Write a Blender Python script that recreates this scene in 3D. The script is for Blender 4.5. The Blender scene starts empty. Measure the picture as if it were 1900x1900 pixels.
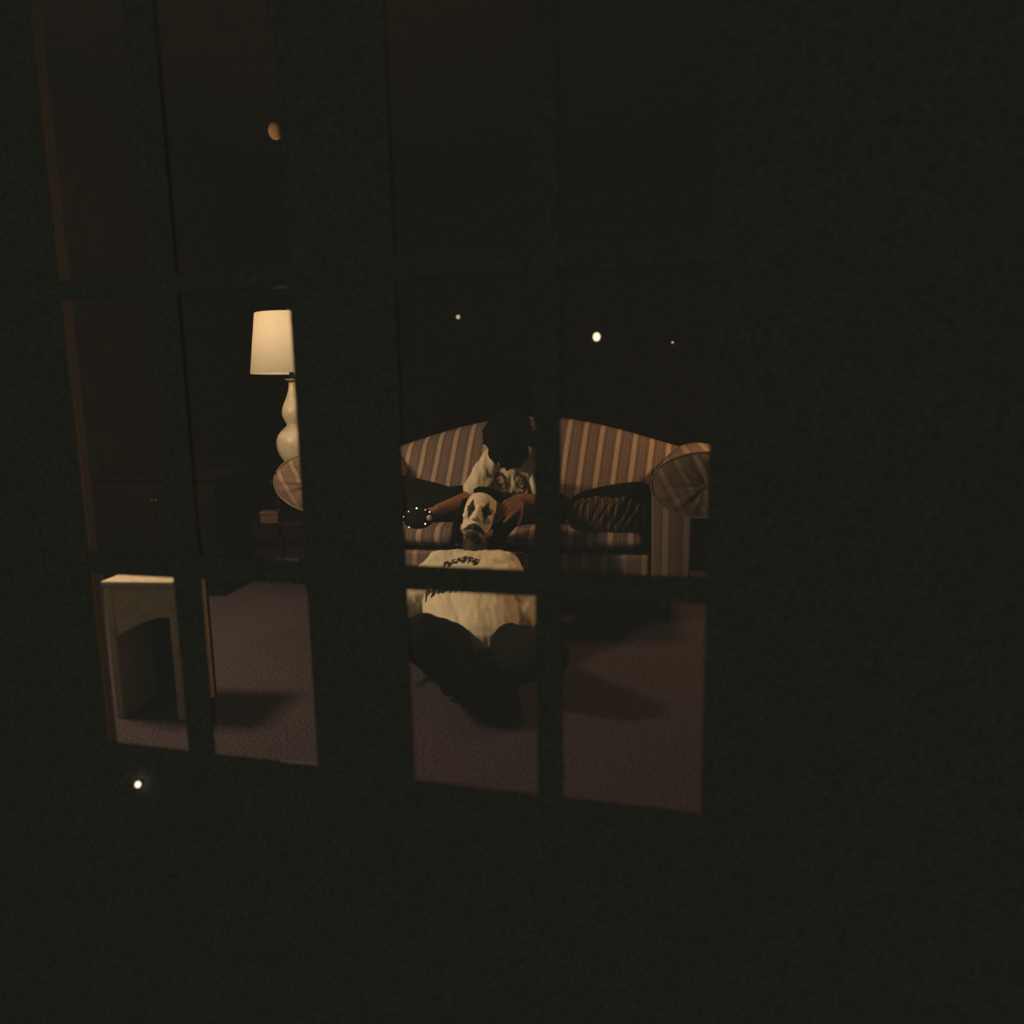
import bpy, bmesh, math, random
from mathutils import Vector, Matrix, noise

S = bpy.context.scene
COL = S.collection
R = math.radians

# ------------------------------------------------------------------ camera
FPX = 1400.0
PITCH, ROLL = R(8.93), R(1.0)
CAM = Vector((0.0, 0.0, 1.0))
FWD = Vector((0, math.cos(PITCH), -math.sin(PITCH)))
UP0 = Vector((0, math.sin(PITCH), math.cos(PITCH)))
RT0 = Vector((1, 0, 0))
RT = RT0 * math.cos(ROLL) - UP0 * math.sin(ROLL)
UP = UP0 * math.cos(ROLL) + RT0 * math.sin(ROLL)
cd = bpy.data.cameras.new('camera')
cam = bpy.data.objects.new('camera', cd)
COL.objects.link(cam)
m3 = Matrix((RT, UP, -FWD)).transposed()
cam.matrix_world = Matrix.Translation(CAM) @ m3.to_4x4()
cd.sensor_width = 36.0
cd.lens = 36.0 * FPX / 1900.0
cd.clip_start = 0.05
cd.dof.use_dof = True
cd.dof.focus_distance = 3.35
cd.dof.aperture_fstop = 1.3
S.camera = cam

# ------------------------------------------------------------------ night sky, exposure
w = bpy.data.worlds.new('night_sky')
S.world = w
w.use_nodes = True
bg = w.node_tree.nodes['Background']
bg.inputs[0].default_value = (1.0, 1.0, 0.76, 1)
bg.inputs[1].default_value = 0.073
S.view_settings.view_transform = 'Standard'
S.view_settings.look = 'None'
S.view_settings.gamma = 1.0
S.view_settings.exposure = 0.0
S.view_settings.use_curve_mapping = False

LAMP_COL = (1.0, 0.66, 0.34)
LEFT_FLOOR_LAMP = 250.0      # emission of the bulbs (radiance)
TABLE_LAMP = 385.0
RIGHT_LAMP = 200.0

# ------------------------------------------------------------------ pixel -> point at a real distance
def ray(px, py):
    return FWD + RT * ((px - 950) / FPX) + UP * ((950 - py) / FPX)
def P(px, py, Y):
    d = ray(px, py)
    return CAM + d * (Y / d.y)
def PZ(px, py, Z):
    d = ray(px, py)
    return CAM + d * ((Z - CAM.z) / d.z)

# ------------------------------------------------------------------ materials
def mat(name, col=(0.5, 0.5, 0.5), rough=0.7, metal=0.0, spec=0.3):
    m = bpy.data.materials.new(name)
    m.use_nodes = True
    b = m.node_tree.nodes['Principled BSDF']
    b.inputs['Base Color'].default_value = (*col, 1)
    b.inputs['Roughness'].default_value = rough
    b.inputs['Metallic'].default_value = metal
    b.inputs['Specular IOR Level'].default_value = spec
    return m
def N(m, t, **kw):
    n = m.node_tree.nodes.new(t)
    for k, v in kw.items():
        setattr(n, k, v)
    return n
def L(m, a, b):
    m.node_tree.links.new(a, b)
def noisy(name, c0, c1, scale, rough=0.8, bump=0.0, detail=4.0, metal=0.0, spec=0.3, lo=0.3, hi=0.7):
    m = mat(name, c0, rough, metal, spec)
    b = m.node_tree.nodes['Principled BSDF']
    tc = N(m, 'ShaderNodeTexCoord')
    n = N(m, 'ShaderNodeTexNoise')
    n.inputs['Scale'].default_value = scale
    n.inputs['Detail'].default_value = detail
    L(m, tc.outputs['Object'], n.inputs['Vector'])
    r = N(m, 'ShaderNodeValToRGB')
    r.color_ramp.elements[0].position = lo
    r.color_ramp.elements[1].position = hi
    r.color_ramp.elements[0].color = (*c0, 1)
    r.color_ramp.elements[1].color = (*c1, 1)
    L(m, n.outputs['Fac'], r.inputs['Fac'])
    L(m, r.outputs['Color'], b.inputs['Base Color'])
    if bump:
        bp = N(m, 'ShaderNodeBump')
        bp.inputs['Strength'].default_value = bump
        bp.inputs['Distance'].default_value = 0.004
        L(m, n.outputs['Fac'], bp.inputs['Height'])
        L(m, bp.outputs['Normal'], b.inputs['Normal'])
    return m
def attr_mat(name, rough=0.75, weave=0.0, spec=0.25):
    m = mat(name, rough=rough, spec=spec)
    b = m.node_tree.nodes['Principled BSDF']
    a = N(m, 'ShaderNodeAttribute', attribute_name='Col')
    tc = N(m, 'ShaderNodeTexCoord')
    n = N(m, 'ShaderNodeTexNoise')
    n.inputs['Scale'].default_value = 260.0
    n.inputs['Detail'].default_value = 3.0
    L(m, tc.outputs['Object'], n.inputs['Vector'])
    mr = N(m, 'ShaderNodeMapRange')
    mr.inputs['From Min'].default_value = 0.3
    mr.inputs['From Max'].default_value = 0.7
    mr.inputs['To Min'].default_value = 1.0 - weave
    mr.inputs['To Max'].default_value = 1.0
    L(m, n.outputs['Fac'], mr.inputs['Value'])
    mx = N(m, 'ShaderNodeMix', data_type='RGBA', blend_type='MULTIPLY')
    mx.inputs[0].default_value = 1.0
    L(m, a.outputs['Color'], mx.inputs[6])
    L(m, mr.outputs['Result'], mx.inputs[7])
    L(m, mx.outputs[2], b.inputs['Base Color'])
    return m
def emit(name, col, s):
    m = bpy.data.materials.new(name)
    m.use_nodes = True
    nt = m.node_tree
    nt.nodes.clear()
    e = nt.nodes.new('ShaderNodeEmission')
    e.inputs[0].default_value = (*col, 1)
    e.inputs[1].default_value = s
    o = nt.nodes.new('ShaderNodeOutputMaterial')
    nt.links.new(e.outputs[0], o.inputs[0])
    return m
def striped(name, light, dark, period=0.086, off=0.0, lightw=0.24, shear=0.0):
    """woven upholstery: pale stripes and faint pinstripes along the cloth"""
    m = mat(name, dark, 0.9, 0, 0.15)
    b = m.node_tree.nodes['Principled BSDF']
    tc = N(m, 'ShaderNodeTexCoord')
    sx = N(m, 'ShaderNodeSeparateXYZ')
    L(m, tc.outputs['Object'], sx.inputs[0])
    a = N(m, 'ShaderNodeMath', operation='MULTIPLY_ADD')
    a.inputs[1].default_value = 1.0 / period
    a.inputs[2].default_value = off
    sh_ = N(m, 'ShaderNodeMath', operation='MULTIPLY_ADD')
    sh_.inputs[1].default_value = shear
    L(m, sx.outputs['Z'], sh_.inputs[0])
    L(m, sx.outputs['X'], sh_.inputs[2])
    L(m, sh_.outputs[0], a.inputs[0])
    f = N(m, 'ShaderNodeMath', operation='FRACT')
    L(m, a.outputs[0], f.inputs[0])
    r = N(m, 'ShaderNodeValToRGB')
    cr = r.color_ramp
    mid = tuple(d * 0.72 + l * 0.28 for d, l in zip(dark, light))
    cr.elements[0].position = 0.0
    cr.elements[0].color = (*dark, 1)
    cr.elements[1].position = 1.0
    cr.elements[1].color = (*dark, 1)
    for p_, c_ in ((0.22, dark), (0.25, light), (0.25 + lightw, light), (0.28 + lightw, dark),
                   (0.72, dark), (0.74, mid), (0.79, mid), (0.81, dark), (0.90, dark), (0.92, mid), (0.95, mid), (0.97, dark)):
        e = cr.elements.new(p_)
        e.color = (*c_, 1)
    L(m, f.outputs[0], r.inputs['Fac'])
    n = N(m, 'ShaderNodeTexNoise')
    n.inputs['Scale'].default_value = 220.0
    n.inputs['Detail'].default_value = 3.0
    L(m, tc.outputs['Object'], n.inputs['Vector'])
    mr = N(m, 'ShaderNodeMapRange')
    mr.inputs['From Min'].default_value = 0.3
    mr.inputs['From Max'].default_value = 0.7
    mr.inputs['To Min'].default_value = 0.62
    mr.inputs['To Max'].default_value = 1.25
    L(m, n.outputs['Fac'], mr.inputs['Value'])
    mx = N(m, 'ShaderNodeMix', data_type='RGBA', blend_type='MULTIPLY')
    mx.inputs[0].default_value = 1.0
    L(m, r.outputs['Color'], mx.inputs[6])
    L(m, mr.outputs['Result'], mx.inputs[7])
    L(m, mx.outputs[2], b.inputs['Base Color'])
    return m
def glass_mat():
    m = bpy.data.materials.new('window_glass')
    m.use_nodes = True
    nt = m.node_tree
    nt.nodes.clear()
    o = nt.nodes.new('ShaderNodeOutputMaterial')
    t = nt.nodes.new('ShaderNodeBsdfTransparent')
    t.inputs[0].default_value = (0.98, 0.985, 0.975, 1)
    g = nt.nodes.new('ShaderNodeBsdfGlossy')
    g.inputs['Roughness'].default_value = 0.0
    lw = nt.nodes.new('ShaderNodeLayerWeight')
    pw = nt.nodes.new('ShaderNodeMath'); pw.operation = 'POWER'; pw.inputs[1].default_value = 5.0
    ma = nt.nodes.new('ShaderNodeMath'); ma.operation = 'MULTIPLY_ADD'
    ma.inputs[1].default_value = 0.92; ma.inputs[2].default_value = 0.085
    mx = nt.nodes.new('ShaderNodeMixShader')
    nt.links.new(lw.outputs['Facing'], pw.inputs[0])
    nt.links.new(pw.outputs[0], ma.inputs[0])
    nt.links.new(ma.outputs[0], mx.inputs[0])
    nt.links.new(t.outputs[0], mx.inputs[1])
    nt.links.new(g.outputs[0], mx.inputs[2])
    nt.links.new(mx.outputs[0], o.inputs[0])
    return m
def shade_mat():
    m = bpy.data.materials.new('linen_shade')
    m.use_nodes = True
    nt = m.node_tree
    nt.nodes.clear()
    o = nt.nodes.new('ShaderNodeOutputMaterial')
    d = nt.nodes.new('ShaderNodeBsdfDiffuse')
    t = nt.nodes.new('ShaderNodeBsdfTranslucent')
    tc = nt.nodes.new('ShaderNodeTexCoord')
    n = nt.nodes.new('ShaderNodeTexNoise')
    n.inputs['Scale'].default_value = 240
    nt.links.new(tc.outputs['Object'], n.inputs['Vector'])
    r = nt.nodes.new('ShaderNodeValToRGB')
    r.color_ramp.elements[0].position = 0.3
    r.color_ramp.elements[1].position = 0.7
    r.color_ramp.elements[0].color = (0.66, 0.65, 0.62, 1)
    r.color_ramp.elements[1].color = (0.82, 0.81, 0.78, 1)
    nt.links.new(n.outputs['Fac'], r.inputs['Fac'])
    dk = nt.nodes.new('ShaderNodeMix'); dk.data_type = 'RGBA'; dk.blend_type = 'MULTIPLY'
    dk.inputs[0].default_value = 1.0; dk.inputs[7].default_value = (0.52, 0.52, 0.52, 1)
    nt.links.new(r.outputs['Color'], dk.inputs[6])
    nt.links.new(dk.outputs[2], d.inputs[0])
    nt.links.new(r.outputs['Color'], t.inputs[0])
    mx = nt.nodes.new('ShaderNodeMixShader')
    mx.inputs[0].default_value = 0.36
    nt.links.new(d.outputs[0], mx.inputs[1])
    nt.links.new(t.outputs[0], mx.inputs[2])
    nt.links.new(mx.outputs[0], o.inputs[0])
    return m

M = {}
M['stucco'] = noisy('dark_stucco', (0.055, 0.055, 0.054), (0.235, 0.232, 0.225), 400, 0.95, 0.0, 2, spec=0.0, lo=0.36, hi=0.64)
M['frame'] = noisy('dark_painted_wood', (0.055, 0.055, 0.054), (0.235, 0.232, 0.225), 400, 0.95, 0.0, 2, spec=0.0, lo=0.36, hi=0.64)
M['frame_in'] = noisy('brown_jamb_wood', (0.035, 0.024, 0.019), (0.055, 0.038, 0.030), 60, 0.7, 0.1)
M['glass'] = glass_mat()
M['carpet'] = noisy('red_brown_carpet', (0.007, 0.0058, 0.008), (0.082, 0.067, 0.092), 150, 1.0, 0.8, 5, spec=0.0, lo=0.34, hi=0.66)
M['wall'] = noisy('dark_red_wall', (0.010, 0.0065, 0.006), (0.020, 0.013, 0.012), 14, 0.95, 0.1, spec=0.0)
M['ceiling'] = noisy('dark_ceiling', (0.012, 0.010, 0.009), (0.018, 0.014, 0.013), 10, 0.95, spec=0.0)
M['stripe'] = striped('striped_upholstery', (0.38, 0.30, 0.25), (0.135, 0.10, 0.105))
M['stripe_back'] = striped('striped_back_upholstery', (0.38, 0.30, 0.25), (0.135, 0.10, 0.105), shear=-0.11)
M['stripe_scroll'] = striped('gathered_arm_upholstery', (0.235, 0.17, 0.135), (0.13, 0.092, 0.088), off=0.3, shear=0.55)
M['stripe_arm'] = striped('striped_arm_upholstery', (0.34, 0.26, 0.21), (0.165, 0.125, 0.125), off=0.3)
M['stripe_rag'] = striped('dark_striped_blanket', (0.12, 0.085, 0.075), (0.03, 0.022, 0.022), period=0.03)
M['piping'] = noisy('piping_cord', (0.15, 0.11, 0.10), (0.2, 0.15, 0.14), 200, 0.9)
M['black_cloth'] = noisy('black_cloth', (0.006, 0.006, 0.006), (0.013, 0.012, 0.012), 200, 1.0, 0.2, spec=0.02)
M['black_velvet'] = noisy('black_velvet', (0.005, 0.005, 0.005), (0.011, 0.010, 0.010), 160, 1.0, 0.2, spec=0.02)
M['hair'] = noisy('dark_hair', (0.002, 0.0016, 0.0015), (0.007, 0.005, 0.0045), 90, 0.85, 0.4, spec=0.03)
M['black_wood'] = noisy('black_lacquer_wood', (0.006, 0.005, 0.005), (0.012, 0.010, 0.009), 30, 0.7, 0.05, spec=0.05)
M['dark_wood'] = noisy('dark_cabinet_wood', (0.0025, 0.002, 0.0015), (0.005, 0.0035, 0.003), 18, 0.7, 0.02, spec=0.02)
M['red_wood'] = noisy('reddish_box_wood', (0.045, 0.022, 0.016), (0.07, 0.038, 0.03), 60, 0.7)
M['white_paint'] = noisy('white_furniture_paint', (0.30, 0.27, 0.24), (0.40, 0.36, 0.33), 40, 0.6, spec=0.2)
M['ceramic'] = noisy('cream_ceramic', (0.36, 0.34, 0.30), (0.45, 0.43, 0.38), 30, 0.35, spec=0.4)
M['brass'] = noisy('brass', (0.55, 0.42, 0.22), (0.66, 0.5, 0.28), 60, 0.3, metal=1.0)
M['silver'] = noisy('silver_stud', (0.9, 0.88, 0.84), (0.97, 0.95, 0.9), 60, 0.1, metal=1.0)
M['shade'] = shade_mat()
M['wood_orn'] = noisy('brown_turned_wood', (0.26, 0.16, 0.09), (0.36, 0.22, 0.13), 40, 0.7)
M['skin'] = attr_mat('skin', 0.65, 0.12)
M['shirt'] = attr_mat('printed_cotton', 0.95, 0.35, 0.05)
M['bulb_floor'] = emit('bulb_floor', LAMP_COL, LEFT_FLOOR_LAMP)
M['bulb_table'] = emit('bulb_table', LAMP_COL, TABLE_LAMP)
M['bulb_right'] = emit('bulb_right', (1.0, 0.50, 0.18), RIGHT_LAMP)
M['globe'] = emit('glowing_globe', (1.0, 0.84, 0.60), 1.4)
M['globe_dim'] = emit('glowing_globe_dim', (1.0, 0.74, 0.44), 0.75)

# ------------------------------------------------------------------ object helpers
def link(name, me, m=None, parent=None):
    o = bpy.data.objects.new(name, me)
    COL.objects.link(o)
    if m is not None:
        me.materials.append(m)
    if parent is not None:
        o.parent = parent
    return o
def bm_obj(name, bm, m, parent=None, smooth=True, bevel=0.0, subsurf=0):
    bmesh.ops.recalc_face_normals(bm, faces=bm.faces)
    me = bpy.data.meshes.new(name)
    bm.to_mesh(me)
    bm.free()
    if smooth:
        for p in me.polygons:
            p.use_smooth = True
    o = link(name, me, m, parent)
    if bevel:
        md = o.modifiers.new('bevel', 'BEVEL')
        md.width = bevel
        md.segments = 3
        md.limit_method = 'ANGLE'
    if subsurf:
        md = o.modifiers.new('subd', 'SUBSURF')
        md.levels = subsurf
        md.render_levels = subsurf
    return o
def thing(name, label, cat, loc=(0, 0, 0), rotz=0.0, group=None):
    o = bpy.data.objects.new(name, None)
    COL.objects.link(o)
    o.location = loc
    o.rotation_euler = (0, 0, rotz)
    o.empty_display_size = 0.1
    o['label'] = label
    o['category'] = cat
    if group:
        o['group'] = group
    return o
def tag(o, label, cat, group=None):
    o['label'] = label
    o['category'] = cat
    if group:
        o['group'] = group
    return o
def box(bm, a, b, xf=None):
    """box between two corners, optionally mapped by xf"""
    vs = []
    for z in (a[2], b[2]):
        for y in (a[1], b[1]):
            for x in (a[0], b[0]):
                p = Vector((x, y, z))
                vs.append(bm.verts.new(xf(p) if xf else p))
    for f in ((0, 1, 3, 2), (4, 6, 7, 5), (0, 4, 5, 1), (1, 5, 7, 3), (3, 7, 6, 2), (2, 6, 4, 0)):
        bm.faces.new([vs[i] for i in f])
def frame_of(d):
    d = d.normalized()
    a = Vector((0, 0, 1)) if abs(d.z) < 0.9 else Vector((1, 0, 0))
    x = a.cross(d).normalized()
    return x, d.cross(x).normalized(), d
def cone(bm, p0, r0, p1, r1, seg=18, rings=5):
    """rounded cone (tapered capsule)"""
    p0, p1 = Vector(p0), Vector(p1)
    d = p1 - p0
    if d.length < 1e-6:
        d = Vector((0, 0, 1e-4))
    x, y, z = frame_of(d)
    prof = []
    for i in range(rings + 1):
        a = math.pi / 2 * i / rings
        prof.append((-math.cos(a) * r0, math.sin(a) * r0, 0))
    for i in range(rings + 1):
        a = math.pi / 2 * i / rings
        prof.append((math.sin(a) * r1, math.cos(a) * r1, 1))
    loops = []
    for (h, r, e) in prof:
        c = (p1 if e else p0) + z * h
        if r < 1e-6:
            loops.append([bm.verts.new(c)])
        else:
            loops.append([bm.verts.new(c + (x * math.cos(2 * math.pi * k / seg) + y * math.sin(2 * math.pi * k / seg)) * r) for k in range(seg)])
    skin_loops(bm, loops, seg)
def skin_loops(bm, loops, seg):
    for a, b in zip(loops, loops[1:]):
        for k in range(seg):
            k2 = (k + 1) % seg
            if len(a) == 1 and len(b) == 1:
                continue
            if len(a) == 1:
                bm.faces.new((a[0], b[k2], b[k]))
            elif len(b) == 1:
                bm.faces.new((a[k], a[k2], b[0]))
            else:
                bm.faces.new((a[k], a[k2], b[k2], b[k]))
def ell(bm, c, rad, rot=None, u=22, v=14):
    c = Vector(c)
    mm = rot if rot is not None else Matrix.Identity(3)
    loops = []
    for i in range(v + 1):
        t = math.pi * i / v
        if i in (0, v):
            loops.append([bm.verts.new(c + mm @ Vector((0, 0, math.cos(t) * rad[2])))])
        else:
            loops.append([bm.verts.new(c + mm @ Vector((math.sin(t) * math.cos(2 * math.pi * k / u) * rad[0],
                                                       math.sin(t) * math.sin(2 * math.pi * k / u) * rad[1],
                                                       math.cos(t) * rad[2]))) for k in range(u)])
    skin_loops(bm, loops, u)
def lathe(bm, prof, seg=40, c=(0, 0, 0)):
    loops = []
    for r, z in prof:
        if r < 1e-5:
            loops.append([bm.verts.new((c[0], c[1], c[2] + z))])
        else:
            loops.append([bm.verts.new((c[0] + r * math.cos(2 * math.pi * k / seg), c[1] + r * math.sin(2 * math.pi * k / seg), c[2] + z)) for k in range(seg)])
    skin_loops(bm, loops, seg)
def tube(bm, pts, r, seg=8, closed=False):
    pts = [Vector(p) for p in pts]
    n = len(pts)
    loops = []
    for i in range(n):
        a = pts[i - 1] if (i or closed) else pts[i]
        b = pts[(i + 1) % n] if (i < n - 1 or closed) else pts[i]
        x, y, _ = frame_of(b - a)
        loops.append([bm.verts.new(pts[i] + (x * math.cos(2 * math.pi * k / seg) + y * math.sin(2 * math.pi * k / seg)) * r) for k in range(seg)])
    if closed:
        loops.append(loops[0])
    skin_loops(bm, loops, seg)
    if not closed:
        bm.faces.new(loops[0])
        bm.faces.new(loops[-1])
def fuse(bm, voxel, smooth=4, disp=None):
    """melt overlapping closed shapes into ONE continuous surface"""
    bmesh.ops.recalc_face_normals(bm, faces=bm.faces)
    me = bpy.data.meshes.new('tmp')
    bm.to_mesh(me)
    bm.free()
    o = bpy.data.objects.new('tmp', me)
    COL.objects.link(o)
    md = o.modifiers.new('r', 'REMESH')
    md.mode = 'VOXEL'
    md.voxel_size = voxel
    if smooth:
        sm = o.modifiers.new('s', 'SMOOTH')
        sm.factor = 0.5
        sm.iterations = smooth
    dg = bpy.context.evaluated_depsgraph_get()
    out = bpy.data.meshes.new_from_object(o.evaluated_get(dg))
    bpy.data.objects.remove(o)
    bpy.data.meshes.remove(me)
    if disp:
        ns = [v.normal.copy() for v in out.vertices]
        for v, n in zip(out.vertices, ns):
            v.co = v.co + n * disp(v.co)
    for p in out.polygons:
        p.use_smooth = True
    return out
def paint(me, fn):
    at = me.color_attributes.new('Col', 'FLOAT_COLOR', 'POINT')
    buf = []
    for v in me.vertices:
        buf.extend((*fn(v.co, v.normal), 1.0))
    at.data.foreach_set('color', buf)
def nz(p, s, off=0.0):
    return noise.noise(Vector((p[0] * s + off, p[1] * s, p[2] * s)))

# ================================================================== THE HOUSE: wall with door and window
PSI = R(14.5)
WU = Vector((math.cos(PSI), -math.sin(PSI), 0))
WN = Vector((math.sin(PSI), math.cos(PSI), 0))
WO = Vector((0, 1.6, 0))
def W(p):
    """wall frame: (along the wall to the right, inwards, up) -> world"""
    return WO + WU * p[0] + WN * p[1] + Vector((0, 0, p[2]))
def on_wall(px, py):
    d = ray(px, py)
    t = (WO - CAM).dot(WN) / d.dot(WN)
    q = CAM + d * t
    return (q - WO).dot(WU), q.z
def struct(name, bm, m, smooth=False, bevel=0.0):
    o = bm_obj(name, bm, m, smooth=smooth, bevel=bevel)
    o['kind'] = 'structure'
    return o

ys = 1000
sR0, sR1 = on_wall(752, ys)[0], on_wall(1312, ys)[0]          # glazed part of the right leaf
sRm0, sRm1 = on_wall(992, ys)[0], on_wall(1042, ys)[0]
sL0, sL1 = on_wall(162, ys)[0], on_wall(564, ys)[0]
sLm0, sLm1 = on_wall(322, ys + 80)[0], on_wall(374, ys + 80)[0]
zb = on_wall(870, 1460)[1]
z1a, z1b = on_wall(870, 1100)[1], on_wall(870, 1053)[1]
z2a, z2b = on_wall(870, 512)[1], on_wall(870, 470)[1]
zt = 1.93
SILL_L = on_wall(430, 1402)[1]
STILE = 0.085
T = 0.048                                                     # wall thickness
DOOR0, DOOR1 = sR0 - STILE, sR1 + STILE
WIN0, WIN1 = sL0 - 0.045, sL1 + 0.045
ZTOP = zt + 0.09
bm = bmesh.new()
H = 3.0
Z_LOW = -1.3
for (a, b, z0, z1) in ((-3.2, WIN0, Z_LOW, H), (WIN1, DOOR0, Z_LOW, H), (DOOR1, 3.2, Z_LOW, H),
                       (WIN0, WIN1, ZTOP, H), (WIN0, WIN1, Z_LOW, SILL_L - 0.05),
                       (DOOR0, DOOR1, ZTOP, H), (DOOR0, DOOR1, Z_LOW, 0.0)):
    box(bm, (a, 0, z0), (b, T, z1), W)
struct('wall_front', bm, M['stucco'])

def leaf(name, s0, s1, mu, zlo, rails, ztop, side, n0, n1, bottom, top):
    """a glazed leaf: stiles, rails and muntins are wood members, each pane a sheet of glass"""
    root = bpy.data.objects.new(name, None)
    COL.objects.link(root)
    root['kind'] = 'structure'
    def member(nm, a, b, m=M['frame']):
        """flat towards the outside, bevelled away towards the room like a glazing bar"""
        bb = bmesh.new()
        k = min(0.9 * (b[1] - a[1]), 0.46 * min(b[0] - a[0], b[2] - a[2])) if nm != 'pane' else 0.0
        vert = (b[2] - a[2]) > (b[0] - a[0])
        vs = []
        for n_, c in ((a[1], 0.0), (b[1], k)):
            sx, sz = (c, 0.0) if vert else (0.0, c)
            vs.append([bb.verts.new(W(q)) for q in ((a[0] + sx, n_, a[2] + sz), (b[0] - sx, n_, a[2] + sz), (b[0] - sx, n_, b[2] - sz), (a[0] + sx, n_, b[2] - sz))])
        bb.faces.new(vs[0]); bb.faces.new(vs[1])
        for i in range(4):
            bb.faces.new((vs[0][i], vs[0][(i + 1) % 4], vs[1][(i + 1) % 4], vs[1][i]))
        return bm_obj(nm, bb, m, root, smooth=False)
    member('stile', (s0 - side, n0, zlo - bottom), (s0, n1, ztop + top))
    member('stile', (s1, n0, zlo - bottom), (s1 + side, n1, ztop + top))
    member('bottom_rail', (s0, n0, zlo - bottom), (s1, n1, zlo))
    member('top_rail', (s0, n0, ztop), (s1, n1, ztop + top))
    member('mullion', (mu[0], n0, zlo), (mu[1], n1, ztop))
    cols = ((s0, mu[0]), (mu[1], s1))
    for a, b in rails:
        for c0, c1 in cols:
            member('glazing_bar', (c0, n0, a), (c1, n1, b))
    zs = [zlo] + [v for ab in rails for v in ab] + [ztop]
    nm = n0 + 0.004
    for c0, c1 in cols:
        for k in range(0, len(zs), 2):
            member('pane', (c0, nm - 0.002, zs[k]), (c1, nm + 0.002, zs[k + 1]), M['glass'])
    return root
leaf('door_1', sR0, sR1, (sRm0, sRm1), zb, ((z1a, z1b), (z2a, z2b)), zt, STILE, 0.0, 0.030, zb, 0.09)
leaf('window_1', sL0, sL1, (sLm0, sLm1), SILL_L, ((z1a, z1b), (z2a, z2b)), zt, 0.045, 0.0, 0.030, 0.05, 0.09)
for nm, s_a, s_b in (('trim_1', WIN0, WIN0 + 0.018), ('trim_2', WIN1 - 0.018, WIN1)):
    bb = bmesh.new()
    box(bb, (s_a, 0.031, SILL_L - 0.05), (s_b, T + 0.01, ZTOP), W)
    struct(nm, bb, M['frame_in'], bevel=0.002)

# room shell
NB = 5.2
bm = bmesh.new(); box(bm, (-3.2, 0.03, -0.12), (3.2, NB, 0.0), W); struct('floor', bm, M['carpet'])
bm = bmesh.new(); box(bm, (-3.2, 0.0, 2.75), (3.2, NB, 2.87), W); struct('ceiling', bm, M['ceiling'])
bm = bmesh.new(); box(bm, (-3.2, NB, 0.0), (3.2, NB + 0.12, 2.75), W); struct('wall_back', bm, M['wall'])
bm = bmesh.new(); box(bm, (-3.32, 0.0, 0.0), (-3.2, NB, 2.75), W); struct('wall_left', bm, M['wall'])
bm = bmesh.new(); box(bm, (3.2, 0.0, 0.0), (3.32, NB, 2.75), W); struct('wall_right', bm, M['wall'])
bm = bmesh.new(); box(bm, (-3.2, NB - 0.015, 0.0), (3.2, NB, 0.12), W); struct('baseboard_back', bm, M['dark_wood'], bevel=0.004)

# ================================================================== SOFA
SPHI = R(11.0)
a3 = P(589, 897, 3.40); b3 = P(1309, 895, 3.11)
mid = (a3 + b3) / 2
sofa = thing('sofa', 'camel-back sofa with rolled arms in brown and cream striped cloth', 'sofa', (mid.x, mid.y, 0), -SPHI)
SX = (b3 - a3).length / 2         # scroll centre
SR = 0.22                         # half width of the roll
SRZ = 0.135                       # half height
SZ = 0.612
SEATZ = 0.412
sofa_m = Matrix.Translation((mid.x, mid.y, 0)) @ Matrix.Rotation(-SPHI, 4, 'Z')
def SL(p):
    return sofa_m.inverted() @ Vector(p)
def SW(p):
    return sofa_m @ Vector(p)
def back_top(u):
    t = min(1.0, abs(u) / 0.98)
    return 0.668 + 0.208 * max(0.0, math.cos(t * math.pi / 2)) ** 1.35
# camel back
bm = bmesh.new()
NU = 64
loops = []
for i in range(NU + 1):
    u = -0.80 + 1.60 * i / NU
    zt_ = back_top(u)
    belly = 0.02 * math.cos(u / 0.80 * math.pi / 2)
    prof = [(0.60, 0.17), (0.60, 0.30), (0.605 - belly, 0.42), (0.64 - belly, 0.55), (0.685 - belly * 0.6, zt_ - 0.15), (0.705, zt_ - 0.085),
            (0.728, zt_ - 0.04), (0.757, zt_ - 0.012), (0.79, zt_), (0.825, zt_ - 0.008), (0.85, zt_ - 0.035), (0.86, zt_ - 0.08), (0.86, 0.4), (0.82, 0.17)]
    loops.append([bm.verts.new((u, d, z)) for d, z in prof])
for a, b in zip(loops, loops[1:]):
    n = len(a)
    for k in range(n):
        bm.faces.new((a[k], a[(k + 1) % n], b[(k + 1) % n], b[k]))
bm.faces.new(loops[0]); bm.faces.new(loops[-1])
bm_obj('backrest', bm, M['stripe_back'], sofa)
# base with front rail
bm = bmesh.new()
box(bm, (-0.63, 0.03, 0.165), (0.63, 0.70, 0.298))
bm_obj('seat_base', bm, M['stripe_arm'], sofa, smooth=False, bevel=0.015)
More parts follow.
